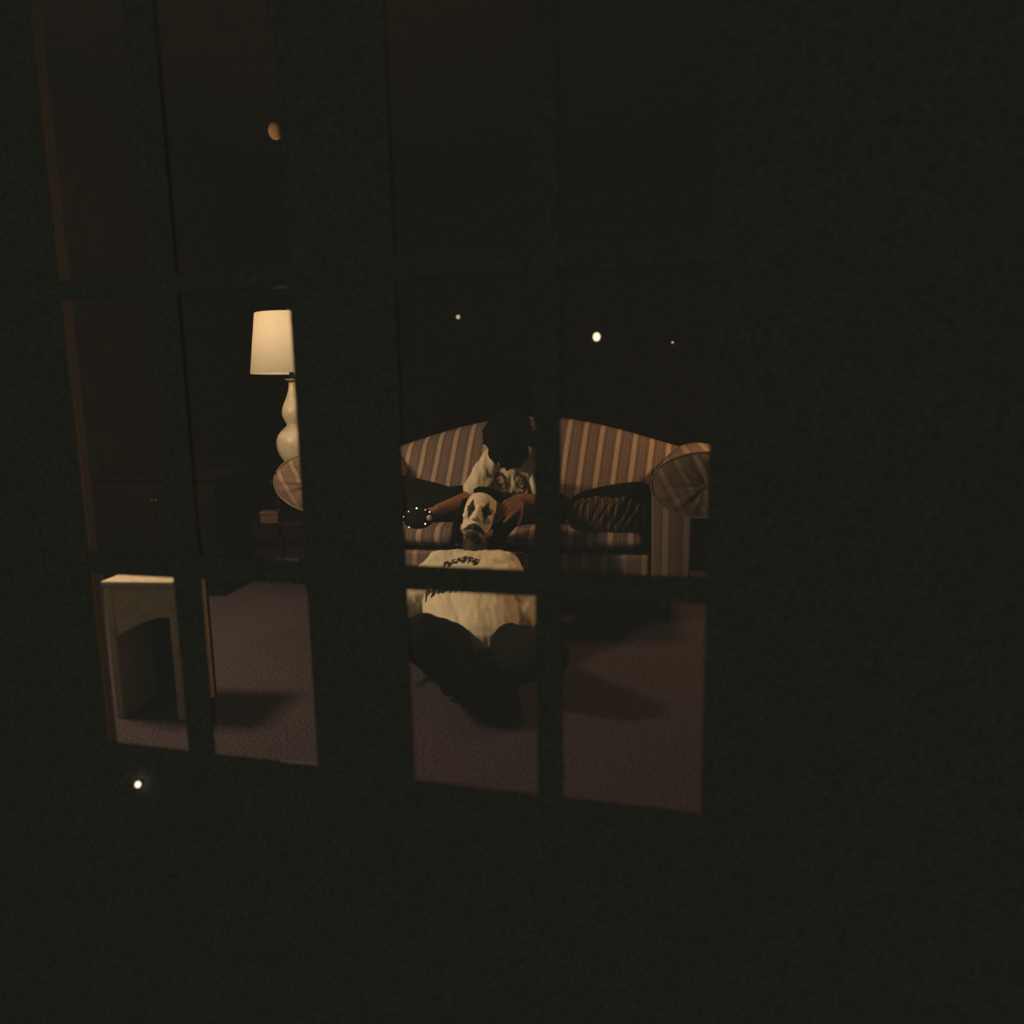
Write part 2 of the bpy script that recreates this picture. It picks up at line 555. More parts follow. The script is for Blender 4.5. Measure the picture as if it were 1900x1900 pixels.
# two seat cushions
for k, (xa, xb) in enumerate(((-0.615, -0.004), (0.004, 0.608))):
    bm = bmesh.new()
    nx, ny = 28, 22
    cx, cw = (xa + xb) / 2, (xb - xa) / 2
    def cush(x, y, top):
        fx = 1 - abs(x) ** 6
        fy = 1 - abs(y) ** 6
        bul = max(0.0, fx * fy) ** 0.5
        zz = 0.362 + (0.038 * bul + 0.012) * (1 if top else -1)
        return (cx + x * cw * (1 - 0.012 * (1 - bul)), 0.325 + y * 0.31, zz + (0.010 * bul * math.cos(x * 1.4) if top else 0))
    g = {}
    for t in (0, 1):
        for i in range(nx + 1):
            for j in range(ny + 1):
                g[t, i, j] = bm.verts.new(cush(-1 + 2 * i / nx, -1 + 2 * j / ny, t))
        for i in range(nx):
            for j in range(ny):
                bm.faces.new((g[t, i, j], g[t, i + 1, j], g[t, i + 1, j + 1], g[t, i, j + 1]))
    for i in range(nx):
        for j in (0, ny):
            bm.faces.new((g[0, i, j], g[0, i + 1, j], g[1, i + 1, j], g[1, i, j]))
    for j in range(ny):
        for i in (0, nx):
            bm.faces.new((g[0, i, j], g[0, i, j + 1], g[1, i, j + 1], g[1, i, j]))
    bm_obj('seat_cushion', bm, M['stripe'], sofa)
# rolled arms
for sg in (-1, 1):
    bm = bmesh.new()
    prof = []
    xi, xo = SX - SR, SX - SR + 0.168
    prof.append((xi + 0.004, 0.165))
    prof.append((xi, SZ - 0.02))
    for k in range(0, 25):
        a = math.pi - k * (math.pi * 1.42) / 24
        prof.append((SX + SR * math.cos(a), SZ + SRZ * math.sin(a)))
    prof.append((xo, SZ - SRZ * 0.98))
    prof.append((xo - 0.004, 0.165))
    nd = 18
    loops = []
    for j in range(nd + 1):
        d = 0.0 + 0.78 * j / nd
        flare = 1 - 0.26 * (j / nd) ** 1.3
        fz = 1 - 0.08 * (j / nd) ** 1.5
        loops.append([bm.verts.new((sg * (SX + (x - SX) * (flare if z > 0.4 else 1)), d, z if z < 0.4 else SZ + (z - SZ) * fz)) for x, z in prof])
    n = len(prof)
    for a, b in zip(loops, loops[1:]):
        for k in range(n):
            bm.faces.new((a[k], a[(k + 1) % n], b[(k + 1) % n], b[k]))
    bm.faces.new(loops[0]); bm.faces.new(loops[-1])
    arm = bm_obj('arm', bm, M['stripe_arm'], sofa, smooth=True)
    md = arm.modifiers.new('bv', 'BEVEL'); md.width = 0.008; md.segments = 2; md.limit_method = 'ANGLE'; md.angle_limit = R(50)
    # gathered cloth fan on the front of the roll
    bm = bmesh.new()
    seg, rg = 72, 7
    loops = [[bm.verts.new((sg * (SX + 0.006), -0.004, SZ - 0.01))]]
    for j in range(1, rg + 1):
        t = j / rg
        lp = []
        for k in range(seg):
            a = 2 * math.pi * k / seg
            pl = 0.006 * math.sin(a * 13 + 0.8 * math.sin(3 * a)) * t * (1.25 - t) + 0.004 * math.sin(a * 5 + 1)
            rr, rz = (SR + 0.004) * t, (SRZ + 0.004) * t
            dep = -0.020 * math.sin(math.pi * min(1, t * 0.95)) - pl - 0.003 * (t < 0.99) - 0.016 * t * (1 - t) * 4 * nz((rr * math.cos(a) * 1.6, sg, rz * math.sin(a) * 0.9), 17)
            lp.append(bm.verts.new((sg * (SX + rr * math.cos(a)), dep if j < rg else 0.004, SZ + rz * math.sin(a))))
        loops.append(lp)
    skin_loops(bm, loops, seg)
    sc = bm_obj('scroll_front', bm, M['stripe_scroll'], arm)
    bm = bmesh.new()
    tube(bm, [(sg * (SX + (SR + 0.002) * math.cos(a)), 0.0, SZ + (SRZ + 0.002) * math.sin(a)) for a in [2 * math.pi * k / 48 for k in range(48)]], 0.004, closed=True)
    bm_obj('piping', bm, M['piping'], arm)
for x in (-0.7, 0.7):
    for d in (0.07, 0.72):
        bm = bmesh.new()
        lathe(bm, [(0, 0.001), (0.016, 0.001), (0.02, 0.05), (0.03, 0.13), (0.032, 0.168), (0, 0.168)], 20, (x, d, 0))
        bm_obj('foot', bm, M['black_wood'], sofa)

# ---- cushions lying on the sofa
def pillow(name, label, cat, c, wid, hei, thick, rot, m, nx=26, ny=22, ripple=None, rnd_=0.22):
    bm = bmesh.new()
    g = {}
    for t in (0, 1):
        for i in range(nx + 1):
            for j in range(ny + 1):
                x, y = -1 + 2 * i / nx, -1 + 2 * j / ny
                ed = max(0.0, (1 - x ** 4) * (1 - y ** 4)) ** 0.6
                pin = 1 - 0.10 * (x * x * (1 - y * y) * 0 + (abs(x) ** 2) * (1 - abs(y) ** 2) * 0.6 + (abs(y) ** 2) * (1 - abs(x) ** 2) * 0.6)
                cr = 1 - rnd_ * x * x * y * y
                q = Vector((x * wid / 2 * pin * cr, y * hei / 2 * pin * cr, (1 if t else -1) * thick / 2 * ed))
                if ripple and t:
                    q.z += ripple(x, y) * ed
                if t == 0 and (i in (0, nx) or j in (0, ny)):
                    g[t, i, j] = g.get((1, i, j)) or bm.verts.new(q)
                else:
                    g[t, i, j] = bm.verts.new(q)
        for i in range(nx):
            for j in range(ny):
                bm.faces.new((g[t, i, j], g[t, i + 1, j], g[t, i + 1, j + 1], g[t, i, j + 1]))
    bmesh.ops.remove_doubles(bm, verts=bm.verts, dist=1e-5)
    o = bm_obj(name, bm, m)
    o.matrix_world = Matrix.Translation(c) @ rot.to_4x4()
    return tag(o, label, cat)
def rotm(xdir, updir):
    x = Vector(xdir).normalized()
    u = Vector(updir)
    y = (u - x * u.dot(x)).normalized()
    z = x.cross(y)
    return Matrix((x, y, z)).transposed()
su = Vector((math.cos(SPHI), -math.sin(SPHI), 0))
sn = Vector((math.sin(SPHI), math.cos(SPHI), 0))
pr = P(1135, 950, 3.56)
pillow('throw_pillow', 'black throw pillow leaning on the sofa back beside the right arm', 'pillow', pr + Vector((0, 0, 0.01)), 0.46, 0.30, 0.13,
       rotm(su + Vector((0, 0, 0.20)), sn * 0.8 + Vector((0, 0, 0.75))), M['black_velvet'])
pl_ = P(772, 928, 3.62)
pillow('throw_pillow', 'black throw pillow on the sofa beside the seated person, behind the studded pouch', 'pillow', pl_, 0.56, 0.26, 0.12,
       rotm(su - Vector((0, 0, 0.22)), sn * 0.75 + Vector((0, 0, 0.6))), M['black_velvet'])
rip = lambda x, y: 0.012 * math.sin(x * 27 - y * 6.5 + 1.2 * math.sin(y * 3)) + 0.008 * math.sin(x * 9 - y * 4)
pillow('folded_blanket', 'dark pleated striped blanket bunched on the seat below the right black pillow', 'blanket', P(1126, 957, 3.27), 0.37, 0.19, 0.10,
       rotm(su, sn * 0.9 + Vector((0, 0, 0.75))), M['stripe_rag'], 64, 24, rip)

# ================================================================== LAMPS
def shade_bm(bm, r0, z0, r1, z1, th=0.0025, seg=64):
    """open drum of cloth with thickness; inner face, outer face and rims keep normals of their own"""
    pr = ((r0, z0), (r1, z1), (r1 - th, z1), (r0 - th, z0), (r0, z0))
    for (ra, za), (rb, zb_) in zip(pr, pr[1:]):
        lp = [[bm.verts.new((r * math.cos(2 * math.pi * k / seg), r * math.sin(2 * math.pi * k / seg), z)) for k in range(seg)] for r, z in ((ra, za), (rb, zb_))]
        skin_loops(bm, lp, seg)
def gourd_lamp(loc, label, bulbm, zt=0.57):
    t = thing('table_lamp', label, 'lamp', (loc[0], loc[1], zt))
    k = -zt
    bm = bmesh.new()
    pts = [(0, 0.0), (0.075, 0.0), (0.078, 0.012), (0.06, 0.03), (0.045, 0.055), (0.06, 0.08)]
    ctl = [(0.06, 0.66 + k), (0.082, 0.685 + k), (0.099, 0.73 + k), (0.102, 0.765 + k), (0.094, 0.80 + k), (0.070, 0.83 + k), (0.042, 0.85 + k),
           (0.040, 0.862 + k), (0.052, 0.88 + k), (0.063, 0.905 + k), (0.064, 0.925 + k), (0.056, 0.955 + k), (0.042, 0.985 + k), (0.030, 1.015 + k), (0.022, 1.045 + k), (0.018, 1.07 + k)]
    prof = [(0, 0.0), (0.075, 0.0), (0.078, 0.014), (0.058, 0.032), (0.044, 0.06)] + ctl + [(0.02, 1.078 + k), (0, 1.078 + k)]
    lathe(bm, prof, 48)
    bd = bm_obj('lamp_body', bm, M['ceramic'], t, subsurf=1)
    bm = bmesh.new()
    lathe(bm, [(0, 1.080 + k), (0.020, 1.082 + k), (0.036, 1.091 + k), (0.036, 1.093 + k), (0.018, 1.089 + k), (0, 1.089 + k)], 32)
    bm_obj('collar', bm, M['ceramic'], t)
    bm = bmesh.new()
    shade_bm(bm, 0.206, 1.123 + k, 0.168, 1.425 + k)
    bm_obj('lamp_shade', bm, M['shade'], t)
    bm = bmesh.new()
    cone(bm, (0, 0, 1.094 + k), 0.012, (0, 0, 1.16 + k), 0.016)
    bm_obj('socket', bm, M['black_wood'], t)
    bm = bmesh.new()
    tube(bm, [(0.022 * math.cos(a) * (1 + 1.6 * math.sin(math.pi * i / 24)), 0, 1.15 + k + 0.275 * i / 24) for i, a in [(i, 0) for i in range(25)]], 0.0018, 6)
    tube(bm, [(-0.022 * (1 + 1.6 * math.sin(math.pi * i / 24)), 0, 1.15 + k + 0.275 * i / 24) for i in range(25)], 0.0018, 6)
    for a in range(3):
        tube(bm, [(0, 0, 1.425 + k), (0.166 * math.cos(a * 2.094), 0.166 * math.sin(a * 2.094), 1.422 + k)], 0.002, 6)
    bm_obj('harp', bm, M['brass'], t)
    bm = bmesh.new()
    lathe(bm, [(0, 1.42 + k), (0.007, 1.425 + k), (0.005, 1.432 + k), (0.010, 1.441 + k), (0.007, 1.451 + k), (0, 1.454 + k)], 20)
    bm_obj('finial', bm, M['brass'], t)
    bm = bmesh.new()
    ell(bm, (0, 0, 1.365 + k), (0.03, 0.03, 0.036), None, 16, 10)
    bm_obj('bulb', bm, bulbm, t)
    return t
LX, LY = P(550, 830, 4.0).x, 4.0
gourd_lamp((LX, LY), 'cream gourd table lamp with a lit linen shade behind the left sofa arm', M['bulb_table'])
def side_table(loc, label, r=0.15):
    t = thing('side_table', label, 'table', (loc[0], loc[1], 0))
    bm = bmesh.new()
    lathe(bm, [(0, 0.55), (r - 0.01, 0.55), (r, 0.555), (r, 0.565), (r - 0.004, 0.57), (0, 0.57)], 40)
    bm_obj('table_top', bm, M['black_wood'], t)
    bm = bmesh.new()
    lathe(bm, [(0, 0.337), (r - 0.012, 0.337), (r - 0.01, 0.349), (0, 0.349)], 40)
    bm_obj('shelf', bm, M['black_wood'], t)
    for k in range(3):
        a = k * 2.094 + 0.9
        bm = bmesh.new()
        cone(bm, ((r - 0.03) * math.cos(a), (r - 0.03) * math.sin(a), 0.011), 0.011, ((r - 0.03) * math.cos(a), (r - 0.03) * math.sin(a), 0.545), 0.012, 12, 3)
        bm_obj('leg', bm, M['black_wood'], t)
    return t
side_table((LX, LY), 'small round black table under the gourd lamp, left of the sofa')
# little wooden box on the shelf of the left table
bx = P(502, 957, 3.93)
t = thing('wooden_box', 'small reddish wooden box on the low shelf left of the sofa arm', 'box', (bx.x, bx.y, 0.3495), R(4))
bm = bmesh.new(); box(bm, (-0.046, -0.035, 0), (0.046, 0.035, 0.044)); bm_obj('box_body', bm, M['red_wood'], t, False, 0.003)
bm = bmesh.new(); box(bm, (-0.048, -0.037, 0.045), (0.048, 0.037, 0.062)); bm_obj('lid', bm, M['red_wood'], t, False, 0.004)

# floor lamp standing by the left wall, out of the photograph; it lights the sitters from the front left
FL = Vector((-1.72, 2.45, 0))
def globe_lamp(loc, label, zc, r, m):
    t = thing('floor_lamp', label, 'lamp', loc)
    bm = bmesh.new(); lathe(bm, [(0, 0.001), (0.12, 0.001), (0.12, 0.015), (0.03, 0.03), (0, 0.03)], 32); bm_obj('base', bm, M['black_wood'], t)
    bm = bmesh.new(); cone(bm, (0, 0, 0.03), 0.010, (0, 0, zc - r + 0.01), 0.010, 12, 3); bm_obj('pole', bm, M['black_wood'], t)
    bm = bmesh.new()
    prof = []
    for i in range(61):
        a_ = math.pi * i / 60
        prof.append((max(0.0, math.sin(a_)) * (r - 0.0015 * (i % 3 == 0)), zc - r * math.cos(a_)))
    lathe(bm, prof, 48)
    bm_obj('paper_globe', bm, m, t)
    bm = bmesh.new()
    R1, R2 = r + 0.010, r + 0.007
    lathe(bm, [(R1 * math.sin(a_), zc + R1 * math.cos(a_)) for a_ in [math.pi * 0.46 * i / 16 for i in range(17)]] +
          [(R2 * math.sin(a_), zc + R2 * math.cos(a_)) for a_ in [math.pi * 0.46 * (16 - i) / 16 for i in range(17)]], 48)
    bm_obj('uplight_block', bm, M['black_wood'], t)  # unseen shell added over the globe to keep its light off the ceiling
    return t
globe_lamp(FL, 'tall floor lamp with a glowing paper globe left of the white night table', 1.56, 0.12, M['bulb_floor'])
fr = SW((1.55, 0.26, 0))
globe_lamp((fr.x, fr.y, 0), 'tall floor lamp with a smaller glowing paper globe right of the sofa', 1.50, 0.09, M['bulb_right'])

# ================================================================== WHITE TABLE at the left
tf = P(186, 1078, 2.27)
TH = tf.z
t = thing('night_table', 'low white night table with open front and curved apron inside the left window', 'table', (tf.x, tf.y, 0), R(-6))
TW, TD = 0.238, 0.215
bm = bmesh.new(); box(bm, (0, 0, TH - 0.02), (TW, TD, TH)); bm_obj('table_top', bm, M['white_paint'], t, False, 0.006)
bm = bmesh.new(); box(bm, (0.004, 0.006, 0.001), (0.028, TD - 0.02, TH - 0.02)); bm_obj('side_panel', bm, M['white_paint'], t, False, 0.003)
bm = bmesh.new(); box(bm, (TW - 0.028, 0.006, 0.001), (TW - 0.004, TD - 0.02, TH - 0.02)); bm_obj('side_panel', bm, M['white_paint'], t, False, 0.003)
bm = bmesh.new(); box(bm, (0.004, TD - 0.018, 0.001), (TW - 0.004, TD - 0.004, TH - 0.021)); o = bm_obj('shade_panel', bm, M['black_cloth'], t, False, 0.002)  # black colour puts the shade below the table top into this panel
o['label'] = 'black panel standing in for the shade under the table'
def apron(ax, ay, bx_, by_, th, z0, z1):
    bm = bmesh.new()
    n = 20
    d = Vector((bx_ - ax, by_ - ay, 0))
    nn = Vector((-d.y, d.x, 0)).normalized() * th
    rows = []
    for i in range(n + 1):
        u = i / n
        zl = z0 + (z1 - z0) * math.sin(u * math.pi / 2)
        c = Vector((ax, ay, 0)) + d * u
        rows.append([bm.verts.new(q) for q in (Vector((c.x, c.y, zl)), Vector((c.x, c.y, TH - 0.02)), Vector((c.x, c.y, TH - 0.02)) + nn, Vector((c.x, c.y, zl)) + nn)])
    for a, b in zip(rows, rows[1:]):
        for k in range(4):
            bm.faces.new((a[k], a[(k + 1) % 4], b[(k + 1) % 4], b[k]))
    bm.faces.new(rows[0]); bm.faces.new(rows[-1])
    bm_obj('apron', bm, M['white_paint'], t, False)
zA = P(215, 1182, 2.27).z; zB = P(325, 1143, 2.27).z
apron(0.028, 0.010, TW - 0.028, 0.010, 0.016, zA, zB)

# ================================================================== dark cabinet far back left
kc = P(291, 928, 3.75)
cabx, caby = kc.x, kc.y + 0.225
t = thing('cabinet', 'dark wooden cabinet with small brass knobs in the shadow behind the white night table', 'cabinet', (cabx, caby, 0), -R(4))
bm = bmesh.new(); box(bm, (-0.32, -0.2, 0.0), (0.32, 0.2, 0.60)); bm_obj('body', bm, M['dark_wood'], t, False, 0.006)
bm = bmesh.new(); box(bm, (-0.34, -0.225, 0.60), (0.34, 0.21, 0.625)); bm_obj('top', bm, M['dark_wood'], t, False, 0.005)
for sg in (-1, 1):
    bm = bmesh.new(); box(bm, (sg * 0.16 - 0.152, -0.216, 0.06), (sg * 0.16 + 0.152, -0.2, 0.58)); dr = bm_obj('door', bm, M['dark_wood'], t, False, 0.004)
    bm = bmesh.new(); ell(bm, (sg * 0.009, -0.222, kc.z), (0.0055, 0.008, 0.0055)); bm_obj('knob', bm, M['brass'], dr)

cb = SW((1.18, 1.25, 0))  # added dark block, covers the lit floor beyond the right arm
t = thing('cabinet', 'dark low block added behind the right arm of the sofa to hide the lit floor', 'cabinet', (cb.x, cb.y, 0), -SPHI)
bm = bmesh.new(); box(bm, (-0.5, -0.2, 0.0), (0.5, 0.2, 0.60)); bm_obj('body', bm, M['dark_wood'], t, False, 0.006)
bm = bmesh.new(); box(bm, (-0.52, -0.22, 0.60), (0.52, 0.21, 0.625)); bm_obj('top', bm, M['dark_wood'], t, False, 0.005)

# ================================================================== hanging turned ornament near the ceiling
hp = P(511, 243, 3.5)
t = thing('hanging_ornament', 'small brown turned wooden ball hanging from the ceiling above the table lamp', 'ornament', (hp.x, hp.y, hp.z))
bm = bmesh.new(); ell(bm, (0, 0, 0), (0.031, 0.031, 0.036)); bm_obj('ball', bm, M['wood_orn'], t)
bm = bmesh.new(); cone(bm, (0, 0, 0.034), 0.003, (0, 0, 2.749 - hp.z), 0.003, 8, 2); bm_obj('cord', bm, M['black_cloth'], t)

# ================================================================== globe string lights on the back wall
def on_back(px, py, off=0.05):
    d = ray(px, py)
    tt = (W((0, NB - off, 0)) - CAM).dot(WN) / d.dot(WN)
    return CAM + d * tt
pb = [on_back(850, 588), on_back(1107, 625), on_back(1248, 635)]
t = thing('string_light', 'string of three glowing globe bulbs along the dark wall above the sofa', 'lights', pb[1])
o0 = pb[1]
bm = bmesh.new()
ends = [on_back(700, 575, 0.03)] + [q + Vector((0, 0, 0.045)) for q in pb] + [on_back(1420, 630, 0.03)]
pts = []
for a, b in zip(ends, ends[1:]):
    for i in range(12):
        u = i / 12
        pts.append(a.lerp(b, u) - o0 - Vector((0, 0, 0.03 * math.sin(math.pi * u))))
tube(bm, pts + [ends[-1] - o0], 0.004, 6)
bm_obj('cord', bm, M['black_cloth'], t)
for q, r, mk in zip(pb, (0.016, 0.033, 0.009), ('globe_dim', 'globe', 'globe_dim')):
    bm = bmesh.new(); ell(bm, q - o0, (r, r, r * 1.15)); b_ = bm_obj('bulb', bm, M[mk], t)
    bm = bmesh.new(); cone(bm, q - o0 + Vector((0, 0, r)), min(r, 0.009), q - o0 + Vector((0, 0, 0.045)), min(r, 0.009), 12, 3); bm_obj('socket', bm, M['black_wood'], b_)

# little round light on the wall under the window
sg_, zg = on_wall(264, 1450)
gw = W((sg_, 0, zg))
t = thing('wall_light', 'tiny glowing round light fixed to the dark wall below the left window', 'light', gw)
bm = bmesh.new(); cone(bm, WN * -0.002, 0.006, WN * -0.008, 0.005, 20, 2); bm_obj('wall_plate', bm, M['frame'], t)
bm = bmesh.new(); ell(bm, WN * -0.016, (0.0075, 0.0075, 0.0085)); bm_obj('globe', bm, M['globe'], t)

# ================================================================== PEOPLE
def head_shapes(bm, c, Rm):
    """skull, jaw and features around the point between the eyes' level; -y of Rm looks forward"""
    def q(x, y, z):
        return c + Rm @ Vector((x, y, z))
    ell(bm, q(0, 0.018, 0.032), (0.074, 0.094, 0.090), Rm)
    ell(bm, q(0, -0.034, -0.028), (0.059, 0.058, 0.078), Rm)
    ell(bm, q(0, -0.030, 0.035), (0.062, 0.062, 0.062), Rm)
    ell(bm, q(0, -0.064, -0.098), (0.027, 0.024, 0.021), Rm)
    cone(bm, q(-0.052, 0.005, -0.055), 0.02, q(-0.018, -0.06, -0.095), 0.018)
    cone(bm, q(0.052, 0.005, -0.055), 0.02, q(0.018, -0.06, -0.095), 0.018)
    cone(bm, q(0, -0.090, 0.018), 0.009, q(0, -0.112, -0.030), 0.0125)
    for s in (-1, 1):
        ell(bm, q(s * 0.012, -0.099, -0.035), (0.009, 0.011, 0.008), Rm)
        cone(bm, q(s * 0.014, -0.084, 0.024), 0.010, q(s * 0.050, -0.066, 0.022), 0.010)
        ell(bm, q(s * 0.041, -0.066, -0.022), (0.020, 0.020, 0.017), Rm)
        ell(bm, q(s * 0.031, -0.076, 0.004), (0.014, 0.010, 0.009), Rm)
        ell(bm, q(s * 0.076, 0.014, -0.008), (0.009, 0.019, 0.030), Rm)
        cone(bm, q(s * 0.002, -0.091, -0.060), 0.0065, q(s * 0.022, -0.080, -0.064), 0.004)
        cone(bm, q(s * 0.002, -0.090, -0.072), 0.0075, q(s * 0.020, -0.080, -0.068), 0.004)
    return q
def hand_shapes(bm, wrist, f, n, thumb_side, curl=0.5, point=False):
    """palm, four bent fingers of different lengths and a thumb leaving the side of the palm"""
    wrist = Vector(wrist)
    f = Vector(f).normalized()
    n = Vector(n)
    n = (n - f * n.dot(f)).normalized()
    s = f.cross(n).normalized() * thumb_side
    for k in range(4):
        o_ = s * (0.027 - 0.018 * k)
        cone(bm, wrist + s * (0.014 - 0.0095 * k) + f * 0.012, 0.0125, wrist + o_ + f * (0.082 - 0.004 * abs(k - 1)), 0.0105, 12, 3)
    lens = (0.070, 0.080, 0.074, 0.058)
    for k in range(4):
        p = wrist + s * (0.027 - 0.018 * k) + f * (0.084 - 0.004 * abs(k - 1))
        d = (f + s * (0.10 - 0.07 * k)).normalized()
        ang = curl * (0.55 + 0.12 * k)
        if point and k == 0:
            ang = 0.12
        for j, fr in enumerate((0.46, 0.30, 0.24)):
            ang_j = ang * (0.7 if j == 0 else 1.0)
            d = (d * math.cos(ang_j) + n * math.sin(ang_j)).normalized()
            e = p + d * lens[k] * fr
            cone(bm, p, 0.0088 - 0.0008 * j, e, 0.0083 - 0.0009 * j, 10, 3)
            p = e
            n_ = n
    p = wrist + s * 0.020 + f * 0.022
    d = (s * 0.75 + f * 0.65 + n * 0.25).normalized()
    for j, ln in enumerate((0.036, 0.030, 0.025)):
        e = p + d * ln
        cone(bm, p, 0.0125 - 0.0015 * j, e, 0.0105 - 0.0013 * j, 10, 3)
        p = e
        d = (d + f * 0.35 + n * 0.12).normalized()
def strand_hair(bm, c, Rm, rad, n, seed, length, zmin, droop, ymin=-9):
    rnd = random.Random(seed)
    for i in range(n):
        a = rnd.uniform(0, 2 * math.pi)
        zc = rnd.uniform(zmin, 1.0)
        rr = math.sqrt(max(0, 1 - zc * zc))
        v = Vector((rr * math.cos(a), rr * math.sin(a), zc))
        if v.y < ymin:
            continue
        p = Vector((v.x * rad[0], v.y * rad[1], v.z * rad[2])) * 0.97
        tan = (Vector((v.x, v.y, 0)) * (0.9 - zc * 0.2) + Vector((0, 0, -1)) * droop + Vector((rnd.uniform(-.4, .4), rnd.uniform(-.4, .4), 0))).normalized()
        ln = length * rnd.uniform(0.7, 1.2)
        p1 = p + tan * ln * 0.5
        p2 = p1 + (tan + Vector((0, 0, -0.6)) - Vector((v.x, v.y, 0)) * 0.35).normalized() * ln * 0.5
        cone(bm, c + Rm @ p, 0.011, c + Rm @ p1, 0.009, 7, 2)
        cone(bm, c + Rm @ p1, 0.009, c + Rm @ p2, 0.004, 7, 2)

# ---------------- person B: sitting on the carpet, head back against the sofa, face painted
B = thing('person', 'person in white clown face paint and white T-shirt sitting on the carpet against the sofa', 'person', PZ(893, 1250, 0))
Bi = B.location.copy()
fw = Vector((-0.02, -0.90, 0.44)).normalized()
rt_ = Vector((0, 0, 1)).cross(fw).normalized()
up_ = fw.cross(rt_).normalized()
rl_ = R(13)
up2 = up_ * math.cos(rl_) + rt_ * math.sin(rl_)
rt2 = rt_ * math.cos(rl_) - up_ * math.sin(rl_)
BH = Matrix((rt2, -fw, up2)).transposed()
bc = P(890, 960, 3.05)
sh_l, sh_r = P(822, 1053, 2.98), P(934, 1055, 2.96)
chest = P(884, 1090, 2.90)
pelvis = P(893, 1196, 2.64)
el_l, el_r = P(742, 1118, 2.84), P(972, 1132, 2.82)
wr_l, wr_r = P(720, 1168, 2.60), P(946, 1212, 2.58)
hip_l, hip_r = P(844, 1212, 2.64), P(938, 1216, 2.64)
hip_l.z = max(hip_l.z, 0.09); hip_r.z = max(hip_r.z, 0.09)
kn_l, kn_r = P(784, 1183, 2.26), P(1012, 1212, 2.30)
an_l, an_r = P(862, 1275, 2.42), P(905, 1262, 2.44)
bm = bmesh.new()
head_shapes(bm, bc, BH)
cone(bm, bc + BH @ Vector((0, 0.03, -0.07)), 0.052, P(880, 1036, 3.0), 0.058)
cone(bm, sh_l, 0.050, sh_r, 0.050)
cone(bm, chest, 0.105, pelvis, 0.105)
cone(bm, (sh_l + sh_r) / 2, 0.06, chest, 0.10)
for a, b, c_ in ((sh_l, el_l, wr_l), (sh_r, el_r, wr_r)):
    cone(bm, a, 0.048, b, 0.039)
    cone(bm, b, 0.039, c_, 0.025)
hand_shapes(bm, wr_l, kn_l + Vector((-0.02, -0.05, 0.06)) - wr_l, Vector((0.1, 0.1, -1)), -1, 0.35)
hand_shapes(bm, wr_r, P(896, 1222, 2.48) - wr_r, Vector((-0.1, 0.3, -1)), 1, 0.45)
for h_, k_, a_ in ((hip_l, kn_l, an_l), (hip_r, kn_r, an_r)):
    cone(bm, h_, 0.075, k_, 0.052)
    cone(bm, k_, 0.05, a_, 0.034)
me = fuse(bm, 0.0042, 2)
BHi = BH.inverted()
SKIN_B = (0.17, 0.09, 0.06)
def face_paint_neck_shade(co, nrm):
    q = BHi @ (co - bc)
    x, y, z = q
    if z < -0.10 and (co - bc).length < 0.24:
        return (0.012, 0.008, 0.007)  # neck skin painted near-black to stand for shade under the chin
    if y > 0.012 or z > 0.112 or z < -0.125 or abs(x) > 0.075:
        return SKIN_B
    if (x / 0.068) ** 2 + ((z + 0.002) / 0.122) ** 2 > 1.0:
        return SKIN_B
    for s in (-1, 1):
        dx = abs(x - s * 0.031) / 0.021
        dz = abs(z - 0.006) / 0.050
        if dx ** 0.8 + dz ** 0.8 < 1.0:
            return (0.008, 0.008, 0.009)
    mz = z + 0.066 + 9.0 * x * x
    if abs(x) < 0.044 and abs(mz) < 0.0105 * (1 - (abs(x) / 0.05) ** 2) + 0.002:
        return (0.012, 0.010, 0.010)
    if z < -0.084 and abs(x + 0.002) < 0.026:
        return (0.02, 0.014, 0.011)
    if z < -0.070:
        return (0.20, 0.16, 0.13)
    return (0.66, 0.60, 0.50)
paint(me, face_paint_neck_shade)
for v in me.vertices:
    v.co -= Bi
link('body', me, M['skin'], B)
# shirt
bm = bmesh.new()
cone(bm, sh_l, 0.074, sh_r, 0.074)
cone(bm, (sh_l + sh_r) / 2 + Vector((0, -0.02, -0.02)), 0.09, chest, 0.132)
cone(bm, chest + Vector((-0.135, 0.0, -0.02)), 0.105, pelvis + Vector((-0.085, 0.03, 0.01)), 0.10)
cone(bm, chest + Vector((-0.03, 0, -0.005)), 0.128, pelvis + Vector((0, 0.015, 0.01)), 0.120)
cone(bm, chest + Vector((0.045, 0, 0)), 0.122, pelvis + Vector((0.03, 0.02, 0.01)), 0.115)
cone(bm, sh_l, 0.072, sh_l.lerp(el_l, 1.0), 0.070)
cone(bm, chest + Vector((0.10, -0.035, 0)), 0.105, el_r.lerp(sh_r, 0.05), 0.072)
cone(bm, chest + Vector((-0.13, 0, 0)), 0.105, el_l.lerp(sh_l, 0.05), 0.075)
cone(bm, sh_r, 0.072, sh_r.lerp(el_r, 1.0), 0.068)
cone(bm, el_r, 0.068, el_r.lerp(wr_r, 0.22), 0.060)
wr = lambda p: 0.006 * nz(p, 14) + 0.0035 * nz((p[0] * 2.2, p[1], p[2] + p[0] * 0.8), 22, 3.0)
me = fuse(bm, 0.005, 5, wr)
ax_s = (sh_r - sh_l).normalized()
ax_t = ((sh_l + sh_r) / 2 - pelvis)
ax_t = (ax_t - ax_s * ax_t.dot(ax_s)).normalized()
pc = P(842, 1073, 2.80)
rnd = random.Random(5)
strokes = []
